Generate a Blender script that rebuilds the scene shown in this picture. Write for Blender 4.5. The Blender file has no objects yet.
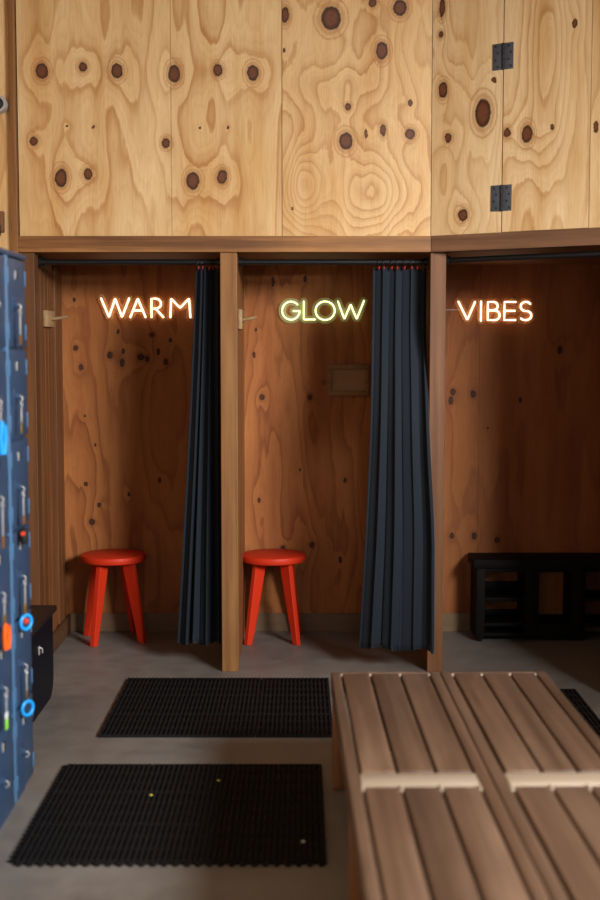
import bpy, bmesh, math, random
from mathutils import Vector, Matrix
R = math.radians
random.seed(7)
sc = bpy.context.scene
COL = sc.collection

# ------------------------------------------------------------------ helpers
def nbm():
    return bmesh.new()

def box(bm, x0, x1, y0, y1, z0, z1, bev=0.0, seg=2):
    r = bmesh.ops.create_cube(bm, size=1.0)
    vs = r['verts']
    for v in vs:
        v.co = Vector((x0 + (v.co.x + .5) * (x1 - x0), y0 + (v.co.y + .5) * (y1 - y0), z0 + (v.co.z + .5) * (z1 - z0)))
    if bev > 0:
        es = list({e for v in vs for e in v.link_edges})
        bmesh.ops.bevel(bm, geom=es, offset=bev, segments=seg, profile=.5, affect='EDGES', clamp_overlap=True)

def tube(bm, pts, r, sides=10, closed=False, flat=1.0):
    """sweep a circle along a polyline; flat squashes it along world Y"""
    pts = [Vector(p) for p in pts]
    n = len(pts)
    rings = []
    up = None
    for i, p in enumerate(pts):
        if closed:
            t = (pts[(i + 1) % n] - pts[i - 1]).normalized()
        else:
            a = pts[min(i + 1, n - 1)] - pts[max(i - 1, 0)]
            t = a.normalized()
        if up is None:
            up = Vector((0, 1, 0)) if abs(t.y) < .9 else Vector((0, 0, 1))
        u = (up - t * up.dot(t)).normalized()
        w = t.cross(u)
        up = u
        rr = r[i] if isinstance(r, (list, tuple)) else r
        ring = []
        for k in range(sides):
            a = 2 * math.pi * k / sides
            off = (u * math.cos(a) + w * math.sin(a)) * rr
            off.y *= flat
            ring.append(bm.verts.new(p + off))
        rings.append(ring)
    m = n if closed else n - 1
    for i in range(m):
        a, b = rings[i], rings[(i + 1) % n]
        for k in range(sides):
            bm.faces.new((a[k], a[(k + 1) % sides], b[(k + 1) % sides], b[k]))
    if not closed:
        bm.faces.new(rings[0][::-1])
        bm.faces.new(rings[-1])

def lathe(bm, prof, segs=40, c=(0, 0, 0), axis='Z'):
    """prof: list of (radius, height)"""
    rings = []
    for (r, h) in prof:
        ring = []
        for k in range(segs):
            a = 2 * math.pi * k / segs
            if axis == 'Z':
                v = (r * math.cos(a), r * math.sin(a), h)
            elif axis == 'Y':
                v = (r * math.cos(a), h, r * math.sin(a))
            else:
                v = (h, r * math.cos(a), r * math.sin(a))
            ring.append(bm.verts.new(Vector(c) + Vector(v)))
        rings.append(ring)
    for a, b in zip(rings, rings[1:]):
        for k in range(segs):
            bm.faces.new((a[k], a[(k + 1) % segs], b[(k + 1) % segs], b[k]))
    bm.faces.new(rings[0][::-1])
    bm.faces.new(rings[-1])

def prism(bm, poly, axis, a0, a1, bev=0.0):
    """extrude 2-D polygon; axis X: poly=(y,z); axis Y: poly=(x,z); axis Z: poly=(x,y)"""
    def P(p, a):
        return {'X': (a, p[0], p[1]), 'Y': (p[0], a, p[1]), 'Z': (p[0], p[1], a)}[axis]
    A = [bm.verts.new(P(p, a0)) for p in poly]
    B = [bm.verts.new(P(p, a1)) for p in poly]
    n = len(poly)
    fs = [bm.faces.new(A[::-1]), bm.faces.new(B)]
    for i in range(n):
        fs.append(bm.faces.new((A[i], A[(i + 1) % n], B[(i + 1) % n], B[i])))
    if bev > 0:
        es = list({e for f in fs for e in f.edges})
        bmesh.ops.bevel(bm, geom=es, offset=bev, segments=2, profile=.5, affect='EDGES', clamp_overlap=True)

def obj(name, bm, mat, parent=None, smooth=False, loc=None, rotz=0.0):
    bmesh.ops.recalc_face_normals(bm, faces=bm.faces[:])
    me = bpy.data.meshes.new(name)
    bm.to_mesh(me)
    bm.free()
    if smooth:
        for p in me.polygons:
            p.use_smooth = True
        try:
            me.set_sharp_from_angle(angle=R(38))
        except Exception:
            pass
    me.materials.append(mat)
    o = bpy.data.objects.new(name, me)
    COL.objects.link(o)
    if parent is not None:
        o.parent = parent
    if loc is not None:
        o.location = loc
    o.rotation_euler.z = rotz
    return o

def tag(o, label, cat, group=None, kind=None):
    o['label'] = label
    o['category'] = cat
    if group:
        o['group'] = group
    if kind:
        o['kind'] = kind
    return o

def thing(name, label, cat, loc=(0, 0, 0), rotz=0.0, group=None):
    o = bpy.data.objects.new(name, None)
    o.empty_display_size = .1
    COL.objects.link(o)
    o.location = loc
    o.rotation_euler.z = rotz
    return tag(o, label, cat, group)

def struct(name, bm, mat, label, cat, loc=None, rotz=0.0, smooth=False):
    o = obj(name, bm, mat, None, smooth, loc, rotz)
    return tag(o, label, cat, None, 'structure')

def dup(root, loc, rotz, label, group=None):
    r = root.copy()
    COL.objects.link(r)
    r.location = loc
    r.rotation_euler.z = rotz
    r['label'] = label
    if group:
        r['group'] = group
    for ch in list(root.children):
        c = ch.copy()
        COL.objects.link(c)
        c.parent = r
        for g in list(ch.children):
            d = g.copy()
            COL.objects.link(d)
            d.parent = c
    return r

# ------------------------------------------------------------------ materials
class NT:
    def __init__(self, name):
        self.m = bpy.data.materials.new(name)
        self.m.use_nodes = True
        self.t = self.m.node_tree
        self.n = self.t.nodes
        self.n.clear()
        self.out = self.n.new('ShaderNodeOutputMaterial')
    def lk(self, a, b):
        self.t.links.new(a, b)
    def put(self, s, v):
        if hasattr(v, 'is_linked') or hasattr(v, 'links'):
            self.lk(v, s)
        else:
            s.default_value = v
    def math(self, op, a, b=None, c=None, clamp=False):
        x = self.n.new('ShaderNodeMath')
        x.operation = op
        x.use_clamp = clamp
        self.put(x.inputs[0], a)
        if b is not None:
            self.put(x.inputs[1], b)
        if c is not None:
            self.put(x.inputs[2], c)
        return x.outputs[0]
    def vec(self, op, a, b=None):
        x = self.n.new('ShaderNodeVectorMath')
        x.operation = op
        self.put(x.inputs[0], a)
        if b is not None:
            self.put(x.inputs[1], b)
        return x.outputs['Value'] if op in ('LENGTH', 'DOT_PRODUCT') else x.outputs['Vector']
    def noise(self, v, scale, detail=2.0, rough=.5, color=False):
        x = self.n.new('ShaderNodeTexNoise')
        self.put(x.inputs['Vector'], v)
        x.inputs['Scale'].default_value = scale
        x.inputs['Detail'].default_value = detail
        x.inputs['Roughness'].default_value = rough
        return x.outputs['Color' if color else 'Fac']
    def rng(self, v, a, b, c, d, smooth=False):
        x = self.n.new('ShaderNodeMapRange')
        if smooth:
            x.interpolation_type = 'SMOOTHSTEP'
        self.put(x.inputs['Value'], v)
        for k, q in zip(('From Min', 'From Max', 'To Min', 'To Max'), (a, b, c, d)):
            x.inputs[k].default_value = q
        return x.outputs['Result']
    def ramp(self, v, stops):
        x = self.n.new('ShaderNodeValToRGB')
        cr = x.color_ramp
        while len(cr.elements) > 1:
            cr.elements.remove(cr.elements[-1])
        for i, (p, c) in enumerate(stops):
            e = cr.elements[0] if i == 0 else cr.elements.new(p)
            e.position = p
            e.color = (*c, 1)
        self.put(x.inputs['Fac'], v)
        return x.outputs['Color']
    def mix(self, f, a, b, mode='MIX'):
        x = self.n.new('ShaderNodeMix')
        x.data_type = 'RGBA'
        x.blend_type = mode
        self.put(x.inputs['Factor'], f)
        self.put(x.inputs['A'] if False else x.inputs[6], a if hasattr(a, 'links') else (*a, 1))
        self.put(x.inputs[7], b if hasattr(b, 'links') else (*b, 1))
        return x.outputs[2]
    def obj(self):
        return self.n.new('ShaderNodeTexCoord').outputs['Object']
    def rand(self):
        return self.n.new('ShaderNodeObjectInfo').outputs['Random']
    def bsdf(self, col, rough=.5, metal=0.0, spec=.5, bump=None, bs=.2, bd=.002, **kw):
        b = self.n.new('ShaderNodeBsdfPrincipled')
        self.put(b.inputs['Base Color'], col if hasattr(col, 'links') else (*col, 1))
        self.put(b.inputs['Roughness'], rough)
        b.inputs['Metallic'].default_value = metal
        b.inputs['Specular IOR Level'].default_value = spec
        if bump is not None:
            q = self.n.new('ShaderNodeBump')
            q.inputs['Strength'].default_value = bs
            q.inputs['Distance'].default_value = bd
            self.put(q.inputs['Height'], bump)
            self.lk(q.outputs['Normal'], b.inputs['Normal'])
        self.lk(b.outputs['BSDF'], self.out.inputs['Surface'])
        return b

def plain(name, col, rough=.5, metal=0.0, spec=.5, var=.12, scale=30):
    k = NT(name)
    f = k.noise(k.obj(), scale, 2)
    lo = tuple(c * (1 - var) for c in col)
    hi = tuple(c * (1 + var) for c in col)
    k.bsdf(k.mix(f, lo, hi), rough, metal, spec)
    return k.m

def wood(name, light, dark, axis='Z', rough=.55, freq=26.0, blotch=.35, spec=.35, rv=.25):
    """straight sawn timber with grain running along axis"""
    k = NT(name)
    st = {'X': (.035, 1, 1), 'Y': (1, .035, 1), 'Z': (1, 1, .035)}[axis]
    r = k.rand()
    off = k.vec('SCALE', (3.1, 5.7, 9.3))
    off.node.inputs['Scale'].default_value = 1
    k.put(off.node.inputs['Scale'], r)
    p = k.vec('ADD', k.obj(), off)
    ps = k.vec('MULTIPLY', p, st)
    a = k.noise(ps, freq, 4, .6)
    fine = k.noise(ps, freq * 7, 3, .7)
    blot = k.noise(k.vec('MULTIPLY', p, tuple(.35 if s < .5 else 1 for s in st)), 6, 3, .6)
    f = k.math('ADD', k.math('MULTIPLY', k.rng(a, .38, .62, 0, 1), .72), k.math('MULTIPLY', fine, .28))
    c = k.mix(f, dark, light)
    c = k.mix(k.math('MULTIPLY', k.rng(blot, .35, .7, 0, 1), blotch), c, tuple(d * .75 for d in dark))
    c = k.mix(1.0, c, k.ramp(r, [(0, (1 - rv,) * 3), (1, (1, 1, 1))]), 'MULTIPLY')
    k.bsdf(c, rough, 0, spec, fine, .25, .001)
    return k.m

def plywood(name, knots, light, late, tone, sx, sz, rings, seed, contrast=.6, knotcol=(.115, .038, .016),
            halo=(.34, .13, .035), kb=.16, rough=.5, bump_all=1.0, seam=(), hills=()):
    """rotary cut softwood veneer: contour lines of a height field that swells at every knot"""
    k = NT(name)
    p = k.vec('MULTIPLY', k.obj(), (1, 0, 1))
    ps = k.vec('ADD', k.vec('MULTIPLY', p, (sx, 0, sz)), (seed, seed * 1.7, seed * .6))
    h = k.noise(ps, 1.0, 2.6, .45)
    jit = k.noise(k.vec('ADD', k.vec('MULTIPLY', p, (17, 0, 3.2)), (seed, 0, seed)), 1.0, 3, .6)
    h = k.math('MULTIPLY_ADD', jit, .07, h)
    w = k.noise(p, 16, 2, .6, color=True)
    w2 = k.noise(p, 75, 2, .6, color=True)
    p2 = k.vec('ADD', p, k.vec('MULTIPLY', k.vec('SUBTRACT', w2, (.5, .5, .5)), (.011, 0, .013)))
    pw = k.vec('ADD', p2, k.vec('MULTIPLY', k.vec('SUBTRACT', w, (.5, .5, .5)), (.014, 0, .016)))
    core = None
    ring = None
    for (x, z, rx, rz) in knots:
        d = k.vec('LENGTH', k.vec('MULTIPLY', k.vec('SUBTRACT', pw, (x, 0, z)), (1 / rx, 0, 1 / rz)))
        big = min(1.0, rx / .028)
        g = k.math('POWER', 2.718, k.math('MULTIPLY', k.math('POWER', d, 1.5), -.16))
        h = k.math('MULTIPLY_ADD', g, kb * big * bump_all, h)
        core = d if core is None else k.math('MINIMUM', core, d)
        if rx > .0125:
            ring = d if ring is None else k.math('MINIMUM', ring, d)
    for (x, z, rx, rz, am) in hills:
        d = k.vec('LENGTH', k.vec('MULTIPLY', k.vec('SUBTRACT', p, (x, 0, z)), (1 / rx, 0, 1 / rz)))
        h = k.math('MULTIPLY_ADD', k.math('POWER', 2.718, k.math('MULTIPLY', k.math('MULTIPLY', d, d), -1.0)), am, h)
    t = k.math('FRACT', k.math('MULTIPLY', h, rings))
    line = k.ramp(t, [(0, (0, 0, 0)), (.35, (.06,) * 3), (.72, (.42,) * 3), (.9, (1, 1, 1)), (.96, (.7,) * 3), (1, (0, 0, 0))])
    t2 = k.math('FRACT', k.math('MULTIPLY', h, rings * 3.3))
    line2 = k.ramp(t2, [(0, (0, 0, 0)), (.6, (.35,) * 3), (.88, (1, 1, 1)), (1, (0, 0, 0))])
    amt = k.noise(k.vec('ADD', k.vec('MULTIPLY', p, (3, 0, .9)), (0, 0, seed)), 1.0, 2)
    c = k.mix(k.math('MULTIPLY', line, k.math('MULTIPLY', k.rng(amt, .3, .7, .55, 1.25), contrast)), light, late)
    c = k.mix(k.math('MULTIPLY', line2, .22 * contrast), c, late)
    patch = k.noise(k.vec('ADD', k.vec('MULTIPLY', p, (6, 0, .7)), (seed * 3, 0, 1)), 1.0, 4, .6)
    c = k.mix(k.rng(patch, .42, .66, 0, .9), c, k.mix(1.0, c, tone, 'MULTIPLY'))
    fade = k.noise(k.vec('ADD', k.vec('MULTIPLY', p, (4, 0, .6)), (seed, 0, seed * 2)), 1.0, 3, .5)
    c = k.mix(k.rng(fade, .5, .7, 0, .35), c, tuple(min(.86, q * 1.12 + .05) for q in light))
    fib = k.noise(k.vec('MULTIPLY', p, (170, 0, 7)), 1.0, 2, .6)
    c = k.mix(1.0, c, k.ramp(fib, [(.25, (.84, .81, .77)), (.7, (1, 1, 1))]), 'MULTIPLY')
    if ring is not None:
        rr = k.math('SINE', k.math('MULTIPLY', ring, 11.0))
        hal = k.math('MULTIPLY', k.rng(ring, 2.1, 1.0, 0, .6, True), k.rng(rr, -1, 1, .35, 1))
        c = k.mix(hal, c, halo)
        rim = k.math('SUBTRACT', 1.0, k.math('MINIMUM', 1.0, k.math('MULTIPLY', k.math('ABSOLUTE', k.math('SUBTRACT', ring, 1.75)), 8.0)))
        c = k.mix(k.math('MULTIPLY', rim, .5), c, halo)
    if core is not None:
        cc = k.rng(core, 1.12, .9, 0, 1, True)
        kn = k.noise(k.vec('MULTIPLY', p, (120, 0, 120)), 1.0, 3)
        inner = k.mix(kn, tuple(q * .45 for q in knotcol), tuple(min(1, q * 1.9) for q in knotcol))
        inner = k.mix(k.rng(core, .45, .95, 0, .85, True), inner, tuple(q * .22 for q in knotcol))
        c = k.mix(cc, c, inner)
    for sxp in seam:
        xs = k.n.new('ShaderNodeSeparateXYZ')
        k.lk(p, xs.inputs[0])
        e = k.math('ABSOLUTE', k.math('SUBTRACT', xs.outputs[0], sxp))
        c = k.mix(k.rng(e, .0012, .0028, .55, 0), c, (.1, .045, .018))
    k.bsdf(c, rough, 0, .35)
    return k.m

M = {}
M['post'] = wood('post_timber', (.40, .195, .065), (.22, .088, .026), 'Z', freq=30, blotch=.3)
M['post_red'] = wood('post_timber_reddish', (.22, .092, .032), (.11, .040, .014), 'Z', freq=28, blotch=.35)
M['beam'] = wood('beam_timber', (.42, .20, .065), (.11, .040, .014), 'X', freq=20, blotch=.4)
M['beam_dark'] = wood('beam_timber_greyish', (.27, .135, .07), (.12, .055, .03), 'X', freq=26, blotch=.4)
M['board'] = wood('wall_boards', (.44, .18, .058), (.21, .072, .022), 'Z', freq=24, blotch=.4, rv=.45)
M['soffit'] = wood('soffit_ply', (.33, .15, .055), (.22, .09, .03), 'X', freq=12)
M['pale'] = wood('pale_pine', (.50, .33, .17), (.36, .22, .10), 'Y', freq=22, blotch=.1)
M['taupe'] = wood('painted_skirting', (.27, .17, .10), (.20, .125, .07), 'X', freq=10, blotch=.2)
M['brownbase'] = wood('brown_skirting', (.20, .095, .045), (.10, .045, .02), 'Y', freq=18)
M['bench'] = wood('weathered_bench_timber', (.27, .170, .115), (.115, .062, .038), 'Y', rough=.48, freq=13, blotch=.45, spec=.45, rv=.3)
M['bench_bar'] = wood('pale_crossbar_timber', (.62, .52, .41), (.48, .38, .28), 'X', rough=.5, freq=16, blotch=.1)
M['bench_leg'] = wood('bench_leg_timber', (.34, .16, .07), (.19, .08, .035), 'Z', freq=18)
M['red'] = plain('red_lacquer', (.60, .033, .009), .5, 0, .25, .06, 12)
M['rubber'] = plain('black_rubber', (.009, .0085, .0095), .75, 0, .15, .3, 60)
M['iron'] = plain('black_iron_pipe', (.022, .023, .026), .38, .6, .5, .2, 40)
M['hinge'] = plain('blackened_steel', (.075, .088, .115), .5, .35, .4, .25, 40)
M['dark'] = plain('dark_hole', (.008, .007, .007), .7)
M['blackwood'] = plain('black_stained_wood', (.006, .005, .005), .65, 0, .12, .3, 20)
M['binblack'] = plain('blue_black_panel', (.004, .005, .010), .5, 0, .2, .2, 10)
M['binlid'] = plain('dark_brown_lid', (.022, .013, .010), .6, 0, .15, .2, 10)
M['lock'] = plain('blue_enamel', (.034, .070, .145), .42, .1, .5, .12, 8)
M['lockl'] = plain('light_blue_strip_and_glint', (.09, .22, .42), .38, .1, .5, .1, 8)  # frame strip colour; also paints the glints on the locker hinges
M['chrome'] = plain('bright_nickel', (.62, .61, .60), .3, .5, .5, .1, 50)
M['brass'] = plain('dull_brass', (.50, .30, .06), .35, .8, .5, .15, 50)
M['leather'] = plain('brown_leather', (.18, .075, .02), .6)
M['tagblue'] = plain('bright_blue_plastic', (.015, .36, .95), .35)
M['tagred'] = plain('red_plastic', (.75, .06, .03), .4)
M['hookred'] = plain('dark_red_plastic', (.28, .022, .012), .45)
M['tagorange'] = plain('orange_plastic', (.92, .13, .01), .4)
M['taggreen'] = plain('lime_green_plastic', (.28, .75, .05), .4)
M['white'] = plain('white_plastic', (.8, .8, .78), .4, var=.03)
M['yellow'] = plain('yellow_scrap', (.62, .5, .08), .7)
M['plaster'] = plain('ceiling_board', (.36, .30, .24), .8, 0, .2, .06, 3)

def mat_floor():
    k = NT('polished_concrete')
    p = k.obj()
    a = k.noise(p, 1.3, 4, .6)
    b = k.noise(p, 9, 4, .65)
    f = k.math('ADD', k.math('MULTIPLY', a, .6), k.math('MULTIPLY', b, .4))
    c = k.ramp(f, [(.32, (.135, .124, .115)), (.5, (.20, .184, .17)), (.68, (.255, .235, .218))])
    k.bsdf(c, k.rng(b, .3, .7, .38, .56), 0, .4, b, .05, .002)
    return k.m
M['floor'] = mat_floor()

def mat_fabric():
    k = NT('navy_curtain_cloth')
    p = k.obj()
    a = k.noise(k.vec('MULTIPLY', p, (400, 400, 400)), 1, 1)
    b = k.noise(k.vec('MULTIPLY', p, (3, 3, .6)), 3, 2)
    c = k.mix(a, (.0095, .0135, .0215), (.0165, .0225, .034))
    c = k.mix(k.math('MULTIPLY', b, .35), c, (.012, .014, .020))
    q = k.bsdf(c, .85, 0, .2)
    q.inputs['Sheen Weight'].default_value = .08
    q.inputs['Sheen Roughness'].default_value = .4
    return k.m
M['cloth'] = mat_fabric()

def mat_neon(name, col, s):
    k = NT(name)
    e = k.n.new('ShaderNodeEmission')
    e.inputs['Color'].default_value = (*col, 1)
    e.inputs['Strength'].default_value = s
    k.lk(e.outputs[0], k.out.inputs['Surface'])
    return k.m
M['neon_w'] = mat_neon('warm_white_tube', (1, .70, .47), 3.4)
M['neon_g'] = mat_neon('yellow_white_tube', (1, .97, .50), 1.9)
M['neon_v'] = mat_neon('warm_white_tube_dim', (1, .70, .48), 3.2)

def mat_acrylic(name, col, a):
    k = NT(name)
    t = k.n.new('ShaderNodeBsdfTransparent')
    d = k.n.new('ShaderNodeBsdfTranslucent')
    d.inputs['Color'].default_value = (*col, 1)
    g = k.n.new('ShaderNodeBsdfDiffuse')
    g.inputs['Color'].default_value = (*col, 1)
    m1 = k.n.new('ShaderNodeMixShader')
    m1.inputs[0].default_value = .5
    k.lk(d.outputs[0], m1.inputs[1])
    k.lk(g.outputs[0], m1.inputs[2])
    m2 = k.n.new('ShaderNodeMixShader')
    m2.inputs[0].default_value = a
    k.lk(t.outputs[0], m2.inputs[1])
    k.lk(m1.outputs[0], m2.inputs[2])
    k.lk(m2.outputs[0], k.out.inputs['Surface'])
    return k.m
M['acrylic'] = mat_acrylic('orange_halo_acrylic', (1, .60, .28), .34)  # orange tint paints the glow halo around the letters into the clear plate
M['acrylic_g'] = mat_acrylic('frosted_acrylic', (.8, .9, .55), .45)

# plywood sheets: knot lists are (x, z, half width, half height) in metres on the sheet
KA = [(-1.233, 2.919, .029, .037), (-1.037, 2.938, .02, .024), (-.874, 2.919, .028, .037), (-.602, 2.905, .029, .042), (-.392, 2.924, .022, .028), (-.225, 2.91, .029, .038), (-1.277, 2.59, .02, .023), (-.643, 2.581, .019, .024), (-1.15, 2.415, .029, .043), (-1.02, 2.434, .022, .028), (-.515, 2.401, .031, .043), (-.375, 2.42, .024, .033), (-1.117, 2.661, .007, .007), (-.993, 2.656, .008, .009), (-.48, 2.651, .008, .007), (-.345, 2.651, .007, .009)]
KB = [(.148, 3.166, .047, .056), (.391, 3.013, .029, .042), (.476, 3.213, .033, .037), (-.071, 3.18, .019, .037), (.221, 2.59, .033, .042), (.23, 2.75, .014, .016), (.398, 2.642, .014, .028), (.528, 2.623, .024, .026), (.527, 2.769, .012, .016), (.317, 2.623, .009, .023), (.347, 3.236, .019, .019), (-.076, 3.017, .007, .011), (-.034, 2.268, .007, .007)]
KC = [(.044, 3.082, .013, .0163), (.048, 3.206, .0155, .0417), (.057, 2.824, .0234, .0374), (.263, 2.697, .0401, .0645), (.085, 2.597, .0182, .0234), (.167, 2.23, .0257, .0282), (.316, 2.843, .0124, .0137)]
KD = [(.384, 2.595, .0172, .0228), (.481, 2.582, .0266, .0408), (.601, 2.603, .0095, .0134), (.70, 3.05, .012, .02)]
KE = [(.806, 2.584, .0114, .0264), (.95, 2.9, .02, .03), (1.1, 2.4, .02, .03)]
K1 = [(-1.254, 1.865, .011, .016), (-1.247, 1.6, .017, .017), (-1.058, 1.561, .017, .022), (-.992, 1.517, .017, .028), (-.985, 1.583, .011, .016), (-.885, 1.55, .022, .022), (-.852, 1.539, .017, .022), (-1.012, 1.694, .011, .016), (-.823, 1.672, .017, .017), (-.791, 1.578, .012, .022), (-.746, 1.522, .016, .022), (-.718, 1.644, .012, .016), (-1.22, 1.494, .016, .022), (-1.202, 1.221, .009, .011), (-1.148, 1.059, .008, .012), (-1.202, .839, .014, .017), (-1.13, .72, .014, .017), (-1.171, .624, .02, .023), (-.961, .782, .011, .017), (-.786, .861, .011, .016), (-1.106, .408, .011, .017)]
K2 = [(-.15, 1.965, .011, .033), (.028, 1.981, .011, .022), (-.256, 1.561, .011, .022), (-.212, 1.327, .017, .022), (.056, 1.327, .017, .022), (-.245, 1.7, .009, .011), (.166, 1.865, .012, .016), (.068, .493, .017, .023), (-.096, .476, .017, .017), (-.23, .748, .011, .017), (.253, .861, .011, .016), (.0, .918, .008, .011), (.226, .408, .011, .023)]
K3 = [(.854, 1.355, .017, .022), (.843, 1.305, .017, .028), (.966, 1.344, .016, .022), (.856, .544, .017, .022), (.98, .544, .017, .022), (1.11, .522, .017, .018), (1.229, 1.311, .011, .017), (1.052, 1.154, .008, .011), (1.193, 1.865, .017, .022), (1.447, 1.589, .017, .028)]
LIGHT, LATE, TONE = (.76, .54, .285), (.45, .22, .07), (.82, .69, .50)
M['plyA'] = plywood('pine_plywood_wide', KA, LIGHT, (.48, .235, .075), TONE, 4.2, .5, 7.0, 1.3, .85, kb=.22, seam=(-.618,))
M['plyB'] = plywood('pine_plywood_cathedral', KB, (.72, .49, .245), (.44, .21, .065), TONE, 2.6, .7, 13.0, 4.45, .8, kb=.18,
                    hills=((.012, 2.36, .10, .19, .55), (.36, 2.34, .17, .16, .40), (.25, 2.85, .30, .12, .2)))
M['plyC'] = plywood('pine_plywood_corner', KC, (.78, .585, .345), (.52, .29, .115), TONE, 4.0, .5, 12.0, 7.1, .65, kb=.22)
M['plyD'] = plywood('pine_plywood_hatch', KD, (.78, .585, .345), (.52, .28, .105), TONE, 3.0, .45, 11.0, 9.7, .7, kb=.2,
                    hills=((.56, 2.95, .10, .5, .5),))
M['plyE'] = plywood('pine_plywood_end', KE, (.74, .53, .29), (.46, .24, .09), TONE, 2.6, .5, 9.0, 3.9, .6, kb=.2)
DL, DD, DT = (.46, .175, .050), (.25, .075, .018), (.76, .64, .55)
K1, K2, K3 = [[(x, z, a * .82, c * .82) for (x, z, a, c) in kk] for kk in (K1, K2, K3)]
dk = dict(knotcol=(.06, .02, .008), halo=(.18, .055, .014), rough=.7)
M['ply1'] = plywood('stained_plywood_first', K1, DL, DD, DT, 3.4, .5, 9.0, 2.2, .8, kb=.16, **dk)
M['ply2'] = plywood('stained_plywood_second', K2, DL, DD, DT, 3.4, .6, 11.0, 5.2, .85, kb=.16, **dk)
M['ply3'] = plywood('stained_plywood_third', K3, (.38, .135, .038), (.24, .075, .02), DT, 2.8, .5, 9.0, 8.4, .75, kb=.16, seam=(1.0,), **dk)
M['plyL'] = plywood('pine_plywood_side', [(0, 2.9, .03, .04)], LIGHT, LATE, TONE, 2.4, .5, 7.0, 6.6, .5)

# ------------------------------------------------------------------ the setting
YF, YB = 6.10, 6.98            # front of the changing booths, their back wall
ZB, ZT = 2.06, 2.137           # underside and top of the header beam
CX, CY, CA = .632, 6.10, R(-31)  # where the front turns towards the room
XL, XR = -1.52, 2.60

bm = nbm(); box(bm, -3.2, 3.2, -3.2, 7.15, -.12, 0)
struct('floor', bm, M['floor'], 'grey polished concrete floor of the changing room', 'floor')
bm = nbm(); box(bm, -3.2, 3.2, -3.2, 7.15, 3.62, 3.72)
struct('ceiling', bm, M['plaster'], 'pale ceiling board above the plywood wall', 'ceiling')
bm = nbm()
box(bm, XL - .03, XL, -3.2, YF + .05, 0, 3.62)
struct('wall_left', bm, M['plyL'], 'bare plywood wall at the far left behind the lockers', 'wall')
# right wall with a wide window opening
bm = nbm()
box(bm, XR, XR + .06, -3.2, -.6, 0, 3.62)
box(bm, XR, XR + .06, 3.4, 4.86, 0, 3.62)
box(bm, XR, XR + .06, -.6, 3.4, 0, 1.9)
box(bm, XR, XR + .06, -.6, 3.4, 3.12, 3.62)  # unseen window header, lowered so the top of the plywood falls darker
struct('wall_right', bm, M['plaster'], 'pale wall on the right with a wide window opening', 'wall')

bm = nbm(); box(bm, -1.352, -.088, YF, YF + .018, ZT - .03, 3.62)
struct('wall_front_upper_left', bm, M['plyA'], 'wide pale plywood sheet with rows of dark knots above the left booth', 'wall')
bm = nbm(); box(bm, XL, -1.3865, YF, YF + .018, 0, 3.62)
struct('wall_front_left', bm, M['plyL'], 'narrow strip of bright plywood at the left edge past the corner trim', 'wall')
bm = nbm(); box(bm, -.085, .630, YF, YF + .018, ZT - .03, 3.62)
struct('wall_front_upper_middle', bm, M['plyB'], 'plywood sheet with big looping grain rings above the middle booth', 'wall')
bm = nbm(); box(bm, .001, .3585, 0, .018, ZT - .03, 3.62)
struct('wall_front_upper_right', bm, M['plyC'], 'narrow angled plywood sheet left of the black hinges', 'wall', (CX, CY, 0), CA)
bm = nbm(); box(bm, .7815, 2.3, 0, .018, ZT - .03, 3.62)
struct('wall_front_upper_end', bm, M['plyE'], 'angled plywood sheet at the far right edge past the hinged panel', 'wall', (CX, CY, 0), CA)
# hinged sheet with two butt hinges
bm = nbm(); box(bm, .3645, .7785, 0, .018, ZT + .004, 3.62)
door = struct('door_1', bm, M['plyD'], 'angled plywood hatch door hung on two black hinges', 'door', (CX, CY, 0), CA)
def hinge(zc):
    h = nbm()
    box(h, .309, .3565, -.004, 0, zc - .06, zc + .06, .001)
    box(h, .3665, .411, -.004, 0, zc - .06, zc + .06, .001)
    ho = obj('hinge', h, M['hinge'], door, True)
    kn = nbm()
    for i in range(5):
        lathe(kn, [(.0058, zc - .061 + i * .0245), (.0065, zc - .060 + i * .0245), (.0065, zc - .0385 + i * .0245), (.0058, zc - .0375 + i * .0245)], 12, (.3615, -.004, 0))
    obj('hinge_pin', kn, M['dark'], ho, True)
    for s in (-1, 1):
        for i, dz in enumerate((-.046, -.015, .016, .046)):
            sn = nbm()
            lathe(sn, [(.0052, -.0048), (.0052, -.0038)], 12, (.3615 + s * (.026 + .012 * ((i + (s > 0)) % 2)), 0, zc + dz), 'Y')
            obj('screw', sn, M['dark'], ho)
for zc in (2.945, 2.298):
    hinge(zc)
# dark studs behind the sheet joints
bm = nbm()
box(bm, -1.36, .60, YF + .02, YF + .06, ZT - .02, 3.62)
struct('wall_front_upper_backing', bm, M['soffit'], 'dark framing behind the plywood sheets', 'wall')
bm = nbm()
box(bm, .03, 2.3, .02, .06, ZT - .02, 3.62)
struct('wall_front_upper_right_backing', bm, M['soffit'], 'dark framing behind the angled plywood sheets', 'wall', (CX, CY, 0), CA)

# header beams
bm = nbm(); box(bm, -1.358, .640, YF - .028, YF + .05, ZB, ZT, .003)
struct('trim_1', bm, M['beam'], 'long brown header beam over the two curtained booths', 'beam')
bm = nbm(); prism(bm, [(.0165, -.028), (2.3, -.028), (2.3, .05), (.035, .05)], 'Z', ZB, ZT)
struct('trim_2', bm, M['beam_dark'], 'greyish brown header beam over the angled right booth', 'beam', (CX, CY, 0), CA)
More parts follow.
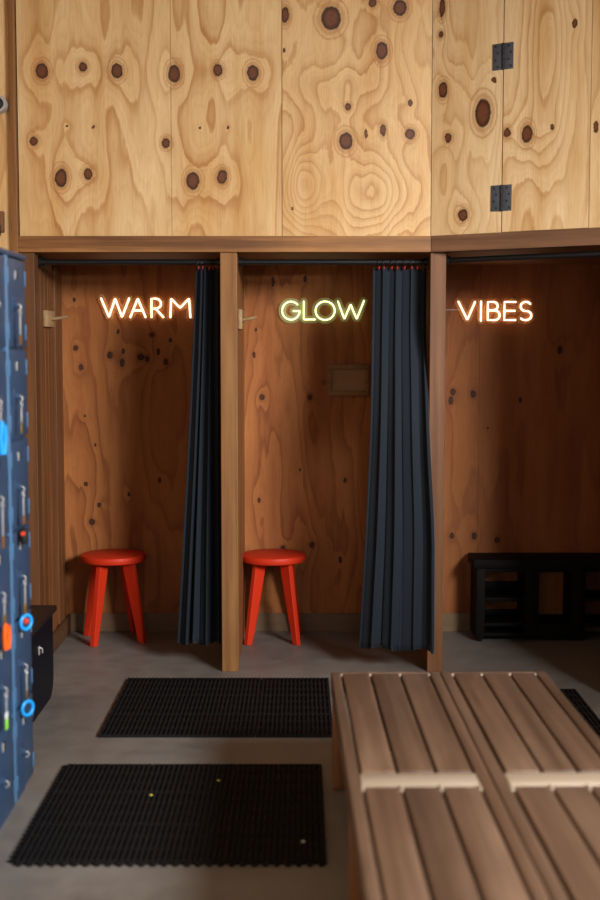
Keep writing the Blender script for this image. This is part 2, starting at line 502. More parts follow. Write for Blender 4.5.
# posts
def post(x0, x1, z1, mat, label, n, y0=YF - .012, y1=YF + .075, z0=0):
    b = nbm(); box(b, x0, x1, y0, y1, z0, z1, .003)
    return struct('trim_%d' % n, b, M[mat], label, 'post')
post(-.386, -.304, ZB, 'post', 'light brown timber post between the left and middle booths', 3)
post(.630, .706, ZB, 'post_red', 'reddish brown timber post between the middle and right booths', 4)
post(-1.375, -1.283, ZB, 'post_red', 'dark timber jamb beside the blue lockers', 5)
post(-1.386, -1.357, 3.62, 'post', 'slim vertical corner trim left of the plywood wall', 6, YF - .03, YF + .02)
b = nbm(); box(b, 0.93, 1.01, -.012, .075, 0, ZB, .003)
struct('trim_7', b, M['post_red'], 'timber post closing the right booth beyond the frame', 'post', (CX, CY, 0), CA)
b = nbm(); box(b, 1.0105, 2.3, 0, .05, 0, ZT - .03)
struct('wall_front_lower_end', b, M['plyE'], 'plywood wall past the right booth opening', 'wall', (CX, CY, 0), CA)

# booth shell
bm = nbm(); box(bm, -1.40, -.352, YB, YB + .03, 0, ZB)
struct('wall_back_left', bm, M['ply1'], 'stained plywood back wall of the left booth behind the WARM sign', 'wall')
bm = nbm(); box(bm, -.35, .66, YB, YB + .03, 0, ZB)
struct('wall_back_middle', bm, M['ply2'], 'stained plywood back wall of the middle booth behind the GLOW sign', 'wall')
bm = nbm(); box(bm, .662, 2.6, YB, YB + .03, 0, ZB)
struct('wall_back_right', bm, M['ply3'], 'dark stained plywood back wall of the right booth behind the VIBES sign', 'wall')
bm = nbm(); box(bm, -.380, -.310, YF + .076, YB, 0, ZB)
struct('wall_divider_left', bm, M['board'], 'partition behind the light brown post', 'wall')
bm = nbm(); box(bm, .636, .698, YF + .076, YB, 0, ZB)
struct('wall_divider_right', bm, M['board'], 'partition behind the reddish brown post', 'wall')
bm = nbm()
prism(bm, [(-1.40, YF + .05), (.66, YF + .05), (2.25, 5.19), (2.6, 5.19), (2.6, 7.02), (-1.40, 7.02)], 'Z', ZB, ZB + .02)
struct('ceiling_booths', bm, M['soffit'], 'low brown plywood ceiling inside the booths', 'ceiling')
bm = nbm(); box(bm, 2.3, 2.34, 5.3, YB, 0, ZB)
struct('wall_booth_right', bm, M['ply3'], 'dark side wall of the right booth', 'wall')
# boarded side wall of the left booth
bm = nbm()
y = YF + .076
wd = [.10, .075, .10, .085, .105, .09, .10, .075, .12]
for i, w in enumerate(wd):
    if y > YB - .02: break
    y1 = min(y + w - .004, YB)
    box(bm, -1.40, -1.31 - (.012 if i % 3 == 2 and i > 4 else 0), y, y1, 0, ZB, .003)
    y += w
box(bm, -1.44, -1.36, YF + .03, YB, 0, ZB)
struct('wall_booth_left', bm, M['board'], 'vertical brown boards on the side of the left booth', 'wall')
# skirting
bm = nbm(); box(bm, -1.31, -.381, YB - .014, YB, 0, .106, .003)
struct('baseboard_back_left', bm, M['taupe'], 'taupe skirting board behind the left stool', 'skirting')
bm = nbm(); box(bm, -.309, .635, YB - .014, YB, 0, .106, .003)
struct('baseboard_back_middle', bm, M['taupe'], 'taupe skirting board behind the second stool', 'skirting')
bm = nbm(); box(bm, .699, 2.3, YB - .014, YB, 0, .106, .003)
struct('baseboard_back_right', bm, M['taupe'], 'taupe skirting board behind the black shoe bench', 'skirting')
bm = nbm(); box(bm, -1.31, -1.294, YF + .08, YB - .015, 0, .10, .003)
struct('baseboard_left', bm, M['brownbase'], 'dark brown skirting at the foot of the board wall', 'skirting')

# window frame in the right wall (out of frame, where the daylight comes in)
bm = nbm()
for (y0, y1, z0, z1) in ((-.6, 3.4, 1.9, 1.96), (-.6, 3.4, 3.06, 3.12), (-.6, -.54, 1.96, 3.06), (3.34, 3.4, 1.96, 3.06)):
    box(bm, XR - .01, XR + .05, y0, y1, z0, z1, .004)
struct('window_1', bm, M['white'], 'white frame of the wide window on the right', 'window')

# ------------------------------------------------------------------ curtain rods
def rod(label, p0, p1, elbow=(True, True)):
    p0, p1 = Vector(p0), Vector(p1)
    L = (p1 - p0).length
    a = math.atan2(p1.y - p0.y, p1.x - p0.x)
    t = thing('curtain_rod', label, 'rod', p0, a, 'black pipe curtain rods')
    b = nbm(); tube(b, [(0.004, 0, 0), (L - .004, 0, 0)], .0135, 16)
    obj('pipe', b, M['iron'], t, True)
    for e in (0, 1):
        b = nbm()
        s = 1 if e == 0 else -1
        x = 0 if e == 0 else L
        prof = [(.032, 0), (.032, .006), (.021, .008), (.021, .026), (.018, .028)]
        lathe(b, [(r, x + s * h) for r, h in prof], 24, (0, 0, 0), 'X')
        obj('flange', b, M['iron'], t, True)
    return t
rod('black pipe curtain rod under the beam of the left booth', (-1.282, 6.215, 2.022), (-.381, 6.215, 2.022))
rod('black pipe curtain rod under the beam of the middle booth', (-.309, 6.215, 2.022), (.635, 6.215, 2.022))
rod('bare black pipe rod with no curtain across the right booth', (.707, 6.165, 2.026), (CX + .93 * math.cos(CA) + .018, CY + .93 * math.sin(CA) + .045, 2.026))

# ------------------------------------------------------------------ curtains
def sst(a, b, v):
    q = min(1, max(0, (v - a) / (b - a)))
    return q * q * (3 - 2 * q)
def curtain(label, tl, tr, bl, br, ztop, zbot, npl, seed, nring, pw=.9, lean=0.0):
    rnd = random.Random(seed)
    y0 = 6.215
    xc = (tl + tr) / 2
    t = thing('curtain', label, 'curtain', (xc, y0, 0), 0)
    ph = [rnd.uniform(-.6, .6) for _ in range(npl * 2 + 2)]
    amp = [rnd.uniform(.4, 1.3) for _ in range(npl * 2 + 2)]
    wid = [rnd.uniform(.4, 1.9) for _ in range(npl)]
    cum = [0]
    for q in wid: cum.append(cum[-1] + q)
    cum = [q / cum[-1] for q in cum]
    NS, NZ = npl * 28, 56
    b = nbm()
    grid = []
    for j in range(NZ + 1):
        v = j / NZ
        l = tl + (bl - tl) * v ** pw
        r = tr + (br - tr) * (sst(.35, .75, v) if lean else v)
        ly = -lean * sst(.12, .45, v)
        row = []
        for i in range(NS + 1):
            q = i / NS * npl
            k = int(min(q, npl - 1e-6))
            f = q - k
            s = cum[k] + (cum[k + 1] - cum[k]) * f
            g = f * f * (3 - 2 * f)
            aa = amp[k] * (1 - g) + amp[k + 1] * g
            pp = ph[k] * (1 - g) + ph[k + 1] * g
            A = min(.026 + .010 * v, .48 * (r - l) / npl) * aa
            th = 2 * math.pi * q + pp + .6 * math.sin(2.2 * v + k * .8) * v
            yy = A * math.sin(th) + .12 * A * math.sin(2 * th + 1) + .006 * math.sin(9 * s + 3 * v + seed)
            w = (r - l) / npl
            xx = l + (r - l) * s + .15 * w * math.sin(2 * th) * min(1, i / NS * 8, (1 - i / NS) * 8)
            zz = ztop + (zbot - ztop) * v
            if j == 0:
                zz += .005 * math.cos(th)
            if j == NZ:
                zz += .008 * math.sin(th * .5 + seed)
            row.append(b.verts.new((xx - xc, yy + ly * (.6 + .4 * s), zz)))
        grid.append(row)
    for j in range(NZ):
        for i in range(NS):
            b.faces.new((grid[j][i], grid[j][i + 1], grid[j + 1][i + 1], grid[j + 1][i]))
    d = obj('drape', b, M['cloth'], t, True)
    sm = d.modifiers.new('thickness', 'SOLIDIFY')
    sm.thickness = .0025
    sm.offset = 0
    for i in range(nring):
        x = tl + (tr - tl) * (i + .5 + rnd.uniform(-.25, .25)) / nring - xc
        rb = nbm()
        n = 20
        tube(rb, [(x, .019 * math.cos(2 * math.pi * q / n), 2.0165 + .0205 * math.sin(2 * math.pi * q / n)) for q in range(n)], .0022, 8, True)
        rg = obj('ring', rb, M['iron'], t, True)
        hb = nbm()
        tube(hb, [(x, -.002, 1.997), (x, -.006, 1.990), (x + .003, -.014, 1.984), (x + .005, -.024, 1.990), (x + .005, -.026, 2.000)], .0034, 8)
        obj('hook', hb, M['hookred'], rg, True)
    return t
curtain('narrow navy curtain bunched at the right side of the left booth', -.512, -.396, -.620, -.398, 1.994, .112, 4, 3, 5, 1.15)
curtain('wide navy curtain bunched against the reddish post in the middle booth', .360, .624, .293, .655, 1.992, .118, 4, 23, 8, 1.7, .19)

# ------------------------------------------------------------------ stools
def make_stool(name, label, loc, rz):
    t = thing(name, label, 'stool', loc, rz, None)
    b = nbm()
    rs = .18
    lathe(b, [(.02, .4375), (rs - .014, .4375), (rs - .004, .441), (rs, .448), (rs, .467), (rs - .003, .474), (rs - .012, .4775), (.02, .478)], 64)
    obj('seat', b, M['red'], t, True)
    for k in range(4):
        b = nbm()
        prism(b, [(.062, .4370), (.138, .4370), (.205, 0), (.168, 0)], 'Y', -.0145, .0145, .003)
        bmesh.ops.rotate(b, verts=b.verts[:], cent=(0, 0, 0), matrix=Matrix.Rotation(R(45 + 90 * k), 3, 'Z'))
        obj('leg', b, M['red'], t)
    return t
st1 = make_stool('stool', 'round red four-legged stool in the left booth under the WARM sign', (-1.022, 6.785, 0), R(17))
dup(st1, (-.147, 6.785, 0), R(-1), 'round red stool beside the light brown post in the middle booth')

# ------------------------------------------------------------------ peg hooks
t = thing('wall_hook', 'pale wooden wall hook on the board wall of the left booth', 'hook', (-1.31, 6.48, 1.75), 0)
b = nbm(); box(b, 0, .022, -.07, .12, -.042, .042, .003); obj('plate', b, M['pale'], t, True)
b = nbm(); tube(b, [(.022, .03, .0), (.06, .03, .004), (.105, .03, .012)], [.009, .0085, .008], 12); obj('peg', b, M['pale'], t, True)
t = thing('wall_hook', 'pale wooden wall hook on the partition of the middle booth', 'hook', (-.310, 6.36, 1.745), 0)
b = nbm(); box(b, 0, .018, -.05, .12, -.05, .05, .003); obj('plate', b, M['pale'], t, True)
b = nbm(); tube(b, [(.018, .03, -.002), (.05, .03, .004), (.09, .03, .012)], [.009, .0085, .008], 12); obj('peg', b, M['pale'], t, True)

# ------------------------------------------------------------------ framed hatch on the middle back wall
t = thing('wall_frame', 'small wooden frame hung on the back wall right of the stool', 'frame', (.267, 6.98, 1.421), 0)
b = nbm()
W_, H_ = .115, .088
M['frame'] = wood('olive_brown_frame', (.40, .22, .08), (.24, .125, .045), 'X', freq=20)
for (x0, x1, z0, z1) in ((-W_, W_, H_ - .028, H_), (-W_, W_, -H_, -H_ + .028), (-W_, -W_ + .026, -H_ + .028, H_ - .028), (W_ - .026, W_, -H_ + .028, H_ - .028)):
    box(b, x0, x1, -.026, 0, z0, z1, .003)
obj('frame', b, M['frame'], t, True)
b = nbm(); box(b, -W_ + .026, W_ - .026, -.012, 0, -H_ + .028, H_ - .028)
obj('panel', b, wood('frame_panel', (.55, .32, .14), (.42, .23, .095), 'X', freq=14), t)
b = nbm(); lathe(b, [(.004, 0), (.004, -.018), (.010, -.022), (.012, -.028), (.008, -.034)], 16, (-W_ - .022, 0, -.012), 'Y')
obj('knob', b, M['leather'], t, True)

# ------------------------------------------------------------------ neon signs
def arc(cx, cz, rx, rz, a0, a1, n=18):
    return [(cx + rx * math.cos(R(a0 + (a1 - a0) * i / n)), cz + rz * math.sin(R(a0 + (a1 - a0) * i / n))) for i in range(n + 1)]
def rounded(pts, r=1.3, n=5):
    out = [pts[0]]
    for a, p, c in zip(pts, pts[1:], pts[2:]):
        P, A, C = Vector(p), Vector(a), Vector(c)
        u, w = (A - P), (C - P)
        q = min(r, u.length * .45, w.length * .45)
        s, e = P + u.normalized() * q, P + w.normalized() * q
        for i in range(n + 1):
            f = i / n
            out.append(tuple((1 - f) ** 2 * s + 2 * f * (1 - f) * P + f * f * e))
    out.append(pts[-1])
    return out
U = .00553    # metres per letter unit
# strokes of every letter: x to the right, z up from the base line
L_WARM = [
    [rounded([(0, 18.6), (7.6, 0), (14, 18.4), (20.6, 0), (28, 18.6)])],
    [rounded([(28.9, 0), (36.6, 18.4), (44.2, 0)]), [(32.4, 6.6), (41, 6.6)]],
    [[(50.2, 0), (50.2, 9), (50.2, 18.4)] + [(54, 18.4)] + arc(54.2, 13.4, 5.6, 5, 90, -90, 12) + [(50.6, 8.4)], [(54.6, 8.2), (62, 0)]],
    [rounded([(69, 0), (69.8, 18.4), (78.8, 9.2), (87.8, 18.4), (89, 0)])],
]
L_GLOW = [
    [arc(9, 8.8, 8.8, 9, 42, 358, 26) + [(17.8, 8.4), (11.5, 8.4)]],
    [rounded([(21.8, 18), (21.8, 0), (33, 0)], .8)],
    [arc(43.2, 8.8, 9.6, 9.2, 90, 450, 32)],
    [rounded([(56, 18), (62.4, .4), (68.6, 15), (74.8, .4), (82, 18.6)])],
]
L_VIBES = [
    [rounded([(0, 18.2), (9, .2), (16.6, 18)])],
    [[(22.6, 18.4), (22.6, 9), (22.6, -.6)]],
    [[(29.4, 9.4), (29.4, 18), (34.6, 18)] + arc(35, 13.9, 4.3, 4.1, 90, -90, 10) + [(29.8, 9.6)],
     [(29.4, 9.4), (29.4, 0), (36, 0)] + arc(36.3, 4.7, 5, 4.8, -90, 90, 10) + [(30, 9.5)]],
    [[(57, 18), (46, 18), (46, 9), (46, 0), (57, 0)], [(46, 9.2), (56.4, 9.2)]],
    [arc(67.4, 13.5, 5.2, 4.6, 35, 270, 16) + arc(67.2, 4.5, 5.8, 4.6, 88, -140, 16)],
]
def sign(label, x, z, letters, mt, ma, yoff=-.034):
    t = thing('neon_sign', label, 'neon sign', (x, YB, z), 0)
    dg = bpy.context.evaluated_depsgraph_get
    for strokes in letters:
        b = nbm()
        for s in strokes:
            cl = s[0] == s[-1] or (abs(s[0][0] - s[-1][0]) < 1e-6 and abs(s[0][1] - s[-1][1]) < 1e-6)
            pts = [(p[0] * U, yoff, p[1] * U) for p in (s[:-1] if cl else s)]
            tube(b, pts, .0049, 10, cl)
            if not cl:
                for e in (pts[0], pts[-1]):
                    q = bmesh.ops.create_uvsphere(b, u_segments=10, v_segments=6, radius=.0049)
                    bmesh.ops.translate(b, verts=q['verts'], vec=e)
        lo = obj('letter', b, mt, t, True)
        # acrylic plate cut to the outline of the letter
        b = nbm()
        for s in strokes:
            cl = abs(s[0][0] - s[-1][0]) < 1e-6 and abs(s[0][1] - s[-1][1]) < 1e-6
            pts = [(p[0] * U, yoff + .0125, p[1] * U) for p in (s[:-1] if cl else s)]
            tube(b, pts, .0215, 14, cl, .16)
            if not cl:
                for e in (pts[0], pts[-1]):
                    q = bmesh.ops.create_uvsphere(b, u_segments=14, v_segments=8, radius=.0215)
                    for v in q['verts']:
                        v.co.y *= .16
                    bmesh.ops.translate(b, verts=q['verts'], vec=e)
        bo = obj('backing', b, ma, lo, True)
        rm = bo.modifiers.new('union', 'REMESH')
        rm.mode = 'VOXEL'
        rm.voxel_size = .0022
        rm.use_smooth_shade = True
        # stand-off pins that hold the plate to the wall
        xs = [p[0] for s in strokes for p in s]
        for s in (strokes[0][0], strokes[0][-1]):
            b = nbm()
            lathe(b, [(.003, yoff + .013), (.003, -.0002)], 10, (s[0] * U, 0, s[1] * U), 'Y')
            obj('stand_off', b, M['white'], lo, True)
    return t
sign('glowing warm white neon sign reading WARM', -1.098, 1.770, L_WARM, M['neon_w'], M['acrylic'])
sign('glowing yellow neon sign reading GLOW', -.100, 1.757, L_GLOW, M['neon_g'], M['acrylic_g'])
sv = sign('glowing white neon sign reading VIBES', .875, 1.754, L_VIBES, M['neon_v'], M['acrylic'])
b = nbm(); tube(b, [(-.165, -.004, .058), (-.08, -.004, .056), (-.02, -.006, .057), (.02, -.016, .06)], .0018, 6)
obj('cable', b, M['white'], sv, True)

# ------------------------------------------------------------------ black shoe bench
t = thing('shoe_bench', 'low black shoe bench with open shelves against the right back wall', 'bench', (.955, 6.715, 0), 0)
D0, D1 = 0.0, .235
b = nbm(); box(b, -.012, 1.32, -.015, D1, .408, .455, .004); obj('seat_board', b, M['blackwood'], t, True)
for (x0, x1) in ((.005, .052), (.268, .345), (.525, .60), (.83, .905), (1.255, 1.305)):
    b = nbm(); box(b, x0, x1, D0, D1 - .005, .02, .408, .003); obj('upright', b, M['blackwood'], t, True)
b = nbm(); box(b, .052, 1.255, D0 + .002, D0 + .022, .385, .408, .002); obj('apron', b, M['blackwood'], t, True)
for (x0, x1, zs) in ((.052, .268, (.225, .085, .03)), (.345, .525, (.085,)), (.60, .83, (.225, .085)), (.905, 1.255, (.225, .085))):
    for z in zs:
        b = nbm(); box(b, x0, x1, D0 + .002, D1 - .01, z, z + .02, .002); obj('shelf', b, M['blackwood'], t, True)
for (za, zb) in ((.105, .135), (.245, .295)):
    b = nbm(); box(b, .052, .268, D1 - .02, D1 - .006, za, zb, .002); obj('back_rail', b, M['blackwood'], t, True)
b = nbm(); box(b, .345, .525, D0 + .004, D0 + .02, .02, .085, .002); obj('kick_board', b, M['blackwood'], t, True)
for x in (.028, 1.28):
    for yq in (.03, .2):
        b = nbm(); lathe(b, [(.014, 0), (.016, .02)], 14, (x, yq, 0)); obj('foot', b, M['rubber'], t, True)

# ------------------------------------------------------------------ slatted bench
bt = thing('slatted_bench', 'low wide bench of weathered brown slats in the right foreground', 'bench', (.113, 4.487, 0), R(.9))
L = 2.36
ZH = .42
def bpart(name, x0, x1, y0, y1, z0, z1, mat='bench', bev=.005):
    b = nbm(); box(b, x0, x1, y0, y1, z0, z1, bev, 3); return obj(name, b, M[mat], bt, True)
for (x0, x1) in ((0, .034), (.359, .396), (.399, .437), (.748, .785)):
    bpart('rail', x0, x1, -L, 0, ZH - .075, ZH)
SL = [(.041, .138), (.146, .246), (.254, .352), (.447, .544), (.552, .646), (.654, .741)]
for (y0, y1) in ((-1.075, -.018), (-2.27, -1.200)):
    for (x0, x1) in SL:
        bpart('slat', x0, x1, y0, y1, ZH - .028, ZH, bev=.006)
for (x0, x1) in ((.0345, .3585), (.4375, .7475)):
    b = nbm()
    box(b, x0, x1, -1.182, -1.096, ZH - .028, ZH + .001, .004)
    obj('cross_bar', b, M['bench_bar'], bt, True)
    bpart('end_batten', x0, x1, -1.222, -1.183, ZH - .052, ZH - .0285, 'bench_bar', .002)
    bpart('end_batten', x0, x1, -.052, -.0185, ZH - .052, ZH - .0285, 'bench_bar', .002)
    bpart('end_rail', x0, x1, -.017, -.0005, ZH - .075, ZH, 'bench', .003)
gaps = [(.138, .146), (.246, .254), (.544, .552), (.646, .654), (.034, .041), (.352, .359), (.437, .447), (.741, .748)]
for (x0, x1) in gaps:
    for (ya, yb) in ((-.034, -.0175), (-1.219, -1.1825)):
        bpart('spacer', x0, x1, ya, yb, ZH - .052 + .024, ZH - .0015, 'bench_bar', .001)
for y0 in (-.068, -1.17, -2.33):
    for (x0, x1) in ((.004, .05), (.736, .782)):
        bpart('leg', x0, x1, y0, y0 + .055, 0, ZH - .0755, 'bench_leg', .004)

# ------------------------------------------------------------------ rubber mats
def mat(label, x0, y0, nx, ny, tw, td, teeth_left=True, teeth_front=True, teeth_right=False):
    t = thing('rubber_mat', label, 'mat', (x0, y0, 0), 0)
    proto = None
    b = nbm()
    g = .0012
    box(b, g, tw - g, g, td - g, 0, .006)
    n = 17
    for i in range(n):
        x = tw * (i + .5) / n
        m = 3
        for j in range(m):
            box(b, x - .0052, x + .0052, td * j / m + .006, td * (j + 1) / m - .006, .006, .0145, .002, 1)
    for j in range(4):
        yy = min(max(td * j / 3, .005), td - .005)
        box(b, g, tw - g, yy - .0035, yy + .0035, .006, .011)
    me_o = None
    for i in range(nx):
        for j in range(ny):
            if me_o is None:
                me_o = obj('tile', b, M['rubber'], t)
                me_o.location = (i * tw, j * td, 0)
            else:
                c = me_o.copy(); COL.objects.link(c); c.parent = t; c.location = (i * tw, j * td, 0)
    W, Dp = nx * tw, ny * td
    e = nbm()
    def tooth(px, py, dx, dy, w):
        prism(e, [(px - w / 2 * abs(dy), py - w / 2 * abs(dx)), (px + w / 2 * abs(dy), py + w / 2 * abs(dx)),
                  (px + dx * .017 + w / 4 * abs(dy), py + dy * .017 + w / 4 * abs(dx)), (px + dx * .017 - w / 4 * abs(dy), py + dy * .017 - w / 4 * abs(dx))], 'Z', 0, .010)
    if teeth_left:
        k = int(Dp / .034)
        for i in range(k):
            tooth(.0, Dp * (i + .5) / k, -1, 0, .022)
    if teeth_front:
        k = int(W / .034)
        for i in range(k):
            tooth(W * (i + .5) / k, .0, 0, -1, .022)
            if teeth_front == 2:
                tooth(W * (i + .5) / k, Dp, 0, 1, .022)
    if len(e.verts):
        obj('edge_teeth', e, M['rubber'], t)
    else:
        e.free()
    return t
mat('black ribbed rubber mat with toothed edges nearest the camera', -.890, 3.765, 3, 3, .3245, .3045)
mat('black ribbed rubber mat in front of the two stools', -.834, 5.035, 3, 3, .3245, .299, False, False)
mat('black rubber mat poking out on the right side of the slatted bench', .33, 4.86, 3, 3, .32, .292, False, False)

for (x, y, m, lab) in ((-.53, 4.33, 'yellow', 'tiny yellow scrap on the middle of the nearest mat, left one'), (-.30, 4.48, 'yellow', 'tiny yellow scrap on the nearest mat, closest to its back edge'), (.010, 3.91, 'white', 'tiny white scrap near the front right corner of the nearest mat')):
    b = nbm()
    prism(b, [(-.006, -.004), (.001, -.007), (.007, -.002), (.005, .005), (-.003, .006)], 'Z', .0146, .018, .0008)
    o = obj('scrap', b, M[m], None, True, (x, y, 0))
    tag(o, lab, 'scrap', 'scraps on the mat')

# ------------------------------------------------------------------ storage trunk by the lockers
t = thing('storage_box', 'low blue-black storage box with dark lid behind the blue lockers', 'box', (-1.43, 4.95, 0), 0)
b = nbm()
r = .10
poly = [(.0, 0), (.745 - r, 0)] + [(.745 - r + r * math.sin(R(a)), r - r * math.cos(R(a))) for a in (15, 30, 45, 60, 75)] + [(.745, r), (.745, .385), (0, .385)]
prism(b, poly, 'X', 0, .287)
obj('body', b, M['binblack'], t, True)
b = nbm(); box(b, 0, .302, -.01, .775, .3852, .412, .006); obj('lid', b, M['binlid'], t, True)
b = nbm(); box(b, .287, .2915, .42, .44, .262, .30, .001); tube(b, [(.2925, .425, .294), (.303, .43, .29), (.303, .43, .27)], .003, 8)
obj('latch', b, M['chrome'], t, True)

# ------------------------------------------------------------------ lockers
LX = -.97
lb = thing('locker_bank', 'tall bank of small blue metal lockers along the left wall', 'lockers', (LX, 4.45, 0), 0)
Z0, RH, CW = .052, .309, .30
NC, NR = 3, 6
b = nbm()
box(b, -.45, -.012, -NC * CW, 0, Z0, Z0 + NR * RH, .003)
obj('body', b, M['lock'], lb, True)
b = nbm(); box(b, -.43, -.03, -NC * CW + .01, -.01, 0, Z0); obj('plinth', b, M['lock'], lb, True)
b = nbm(); box(b, -.455, .004, -NC * CW - .004, .004, Z0 + NR * RH, 1.925, .004); obj('top', b, M['lock'], lb, True)
b = nbm()
for c in range(NC):
    box(b, -.012, .001, -c * CW - CW, -c * CW - CW + .028, Z0, Z0 + NR * RH, .002)
obj('frame_strip', b, M['lockl'], lb, True)
dsrc = None
for c in range(NC):
    for r_ in range(NR):
        if dsrc is None:
            b = nbm(); box(b, -.012, 0, .032, CW - .006, .005, RH - .005, .003)
            d = obj('door', b, M['lock'], lb, True)
            for zc in (.058, .245):
                for (ya, yb) in ((CW - .014, CW - .005), (.030, .038)):
                    h = nbm(); box(h, -.002, .002, ya, yb, zc - .027, zc + .027, .001)
                    obj('hinge', h, M['lockl'], d, True)  # paler blue paints the light caught on hinge knuckles and door lips
            h = nbm(); box(h, 0, .004, .135, .160, .235, .265, .001); obj('slot', h, M['dark'], d, True)
            h = nbm(); box(h, 0, .005, .128, .134, .235, .265, .001); obj('slot_edge', h, M['chrome'], d, True)
            h = nbm()
            box(h, 0, .005, .070, .135, .125, .175, .002)
            lathe(h, [(.015, .005), (.015, .012), (.012, .015), (.006, .016)], 20, (0, .098, .150), 'X')
            obj('latch', h, M['lock'], d, True)
            h = nbm()
            n = 14
            tube(h, [(.017 + .010 * math.cos(math.pi * q / n - math.pi / 2), .098, .140 + .010 * math.sin(math.pi * q / n - math.pi / 2)) for q in range(n + 1)], .0026, 8)
            obj('staple', h, M['chrome'], d, True)
            dsrc = d
        else:
            d = dsrc.copy(); COL.objects.link(d); d.parent = lb
            for g in list(dsrc.children):
                q = g.copy(); COL.objects.link(q); q.parent = d
        d.location = (0, -(c + 1) * CW, Z0 + (NR - 1 - r_) * RH)

# keys hanging on the locker latches
def torus(b, cx, cy, cz, R1, r1, sides=8, n=24, ux=0.0, uy=1.0):
    tube(b, [(cx + R1 * ux * math.cos(2 * math.pi * i / n), cy + R1 * uy * math.cos(2 * math.pi * i / n), cz + R1 * math.sin(2 * math.pi * i / n)) for i in range(n)], r1, sides, True)
def key(row, col, label, items, tilt=0.0, name='locker_key'):
    z = Z0 + (NR - row) * RH + .128
    t = thing(name, label, 'key', (LX + .024, 4.45 - (col + 1) * CW + .098, z), 0, 'keys hanging on the lockers')
    t.rotation_euler.x = tilt
    b = nbm(); torus(b, 0, 0, -.006, .013, .0016); obj('key_ring', b, M['chrome'], t, True)
    zz = -.019
    for it in items:
        k, a = it[0], it[1:]
        b = nbm()
        if k == 'bar':
            ln, m = a
            box(b, -.002, .002, -.007, .007, zz - ln, zz, .001); obj('key_shaft', b, M[m], t, True); zz -= ln
        elif k == 'tag':
            ln, m = a
            box(b, -.003, .003, -.013, .013, zz - ln, zz, .002); obj('tag', b, M[m], t, True); zz -= ln
        elif k == 'float':
            m, mc = a
            torus(b, 0, .004, zz - .030, .0245, .0065, 10, 32, .56, .83); o = obj('ring_tag', b, M[m], t, True)
            if mc:
                c = nbm(); lathe(c, [(.005, -.003), (.0105, -.001), (.0105, .001), (.005, .003)], 16, (0, .004, zz - .026), 'Y'); obj('disc', c, M[mc], o, True)
            zz -= .06
        elif k == 'fob':
            m, mc = a
            lathe(b, [(.006, zz), (.015, zz - .008), (.016, zz - .045), (.010, zz - .056)], 14, (0, 0, 0)); o = obj('fob', b, M[m], t, True)
            c = nbm(); lathe(c, [(.008, -.0175), (.008, -.013)], 14, (0, 0, zz - .018), 'Y'); obj('button', c, M[mc], o, True)
            zz -= .056
        elif k == 'strap':
            m, ln = a
            pts = [(.003, -.002, zz), (.006, .018, zz - .012), (.006, .026, zz - ln * .5), (.004, .020, zz - ln), (.0, .0, zz - ln * .96), (-.002, -.006, zz - ln * .5)]
            sp = []
            tube(b, pts, .0085, 10, True); obj('strap', b, M[m], t, True); zz -= ln
        elif k == 'gap':
            zz -= a[0]
    return t
key(1, 0, 'silver key with brown tag on the topmost far locker', [('bar', .062, 'chrome'), ('tag', .034, 'leather')])
key(2, 0, 'silver key with yellow brass tip, on the second locker down of the far column', [('bar', .050, 'chrome'), ('bar', .038, 'brass')], R(-6))
key(3, 0, 'silver key with brown tag above a black fob with red button', [('bar', .060, 'chrome'), ('tag', .030, 'leather'), ('gap', .012), ('fob', 'dark', 'tagred')])
key(4, 0, 'silver key with brass tag and blue ring holding a red disc', [('bar', .056, 'chrome'), ('tag', .036, 'brass'), ('float', 'tagblue', 'tagred')])
key(5, 0, 'thin silver key with brass tip and plain blue ring near the bottom', [('bar', .052, 'chrome'), ('bar', .034, 'brass'), ('float', 'tagblue', None)])
key(2, 1, 'key with long bright blue loop strap at the left edge', [('bar', .03, 'chrome'), ('strap', 'tagblue', .105)], name='locker_key')
key(3, 1, 'silver key with brown tag at the left edge under the blue loop', [('bar', .085, 'chrome'), ('tag', .04, 'leather')])
key(4, 1, 'key with curved orange strap at the left edge', [('bar', .03, 'chrome'), ('tag', .03, 'brass'), ('strap', 'tagorange', .085)])
key(5, 1, 'key with white and lime green tags at the left edge', [('bar', .04, 'chrome'), ('tag', .022, 'white'), ('tag', .034, 'taggreen')])

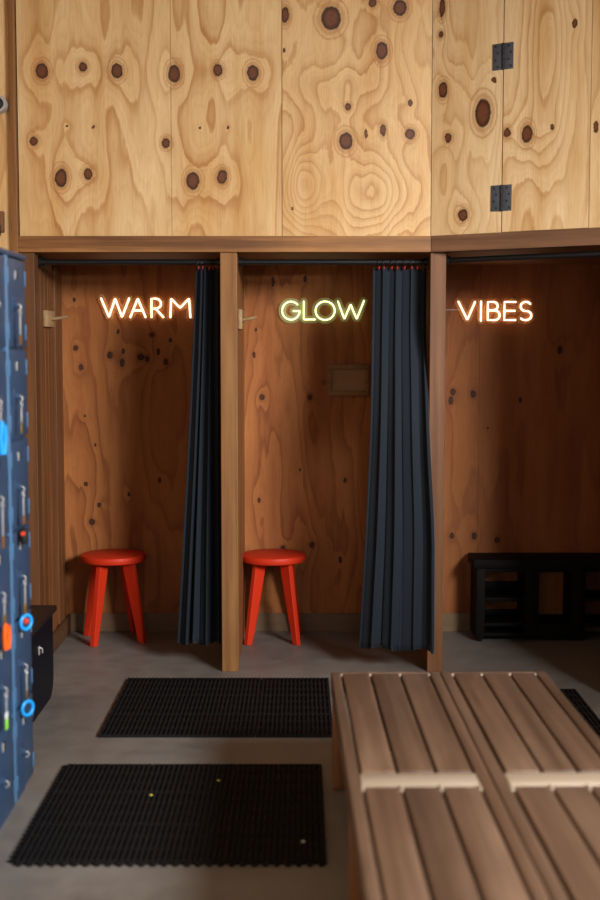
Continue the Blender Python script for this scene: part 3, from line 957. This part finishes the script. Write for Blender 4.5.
# ------------------------------------------------------------------ fittings on the left wall
t = thing('spot_lamp', 'small round grey-rimmed black fitting on the plywood at the left edge', 'lamp', (-1.430, YF, 2.752), 0)
b = nbm(); lathe(b, [(.03, .0), (.03, -.006), (.012, -.009), (.012, -.025)], 20, (0, 0, 0), 'Y'); obj('mount', b, M['hinge'], t, True)
b = nbm(); lathe(b, [(.034, -.024), (.040, -.03), (.041, -.075), (.039, -.081), (.029, -.081), (.028, -.07)], 28, (0, 0, 0), 'Y'); obj('housing', b, plain('grey_metal', (.42, .43, .45), .4, .3), t, True)
b = nbm(); lathe(b, [(.0275, -.0705), (.0275, -.073), (.02, -.077), (.01, -.0785)], 24, (0, 0, 0), 'Y'); obj('lens', b, M['dark'], t, True)
t = thing('wall_hook', 'brown wooden block with black loop hook at the left edge above the lockers', 'hook', (-1.452, YF, 2.185), 0)
b = nbm(); box(b, -.045, .028, -.03, 0, -.03, .07, .004); obj('block', b, M['post_red'], t, True)
b = nbm(); tube(b, [(.012, -.03, .0), (.014, -.045, -.012), (.016, -.045, -.04), (.008, -.04, -.055), (-.01, -.035, -.055)], .0035, 8); obj('loop', b, M['iron'], t, True)

# ------------------------------------------------------------------ daylight and added fill
w = bpy.data.worlds.new('daylight')
sc.world = w
w.use_nodes = True
bg = w.node_tree.nodes['Background']
bg.inputs['Color'].default_value = (.80, .90, 1.0, 1)
bg.inputs['Strength'].default_value = .05
def area(name, loc, target, sx, sy, power, col):
    l = bpy.data.lights.new(name, 'AREA')
    l.shape = 'RECTANGLE'
    l.size, l.size_y = sx, sy
    l.energy = power
    l.color = col
    o = bpy.data.objects.new(name, l)
    COL.objects.link(o)
    o.location = loc
    o.rotation_euler = (Vector(target) - Vector(loc)).to_track_quat('-Z', 'Y').to_euler()
    return o
area('window_daylight', (3.6, .1, 3.15), (-.6, 5.6, 1.9), 2.2, 1.5, 900, (1, .97, .93))
area('room_fill', (-.5, -3.0, 1.9), (0, 6, 2.0), 3.4, 2.4, 30, (1, .96, .90))  # added fill behind the camera to lift the curtain shadows

# ------------------------------------------------------------------ camera
cd = bpy.data.cameras.new('camera')
cam = bpy.data.objects.new('camera', cd)
COL.objects.link(cam)
cd.sensor_fit = 'VERTICAL'
cd.sensor_height = 36
cd.lens = 50
cam.location = (0, 0, 1.6)
cam.rotation_euler = (R(90 - 4.665), 0, 0)
cd.dof.use_dof = True
cd.dof.focus_distance = 6.4
cd.dof.aperture_fstop = 1.7
cd.clip_start = .05
sc.camera = cam
sc.view_settings.view_transform = 'Standard'
sc.view_settings.look = 'None'
sc.view_settings.exposure = 0.0
sc.view_settings.gamma = 1.0
sc.view_settings.use_curve_mapping = False
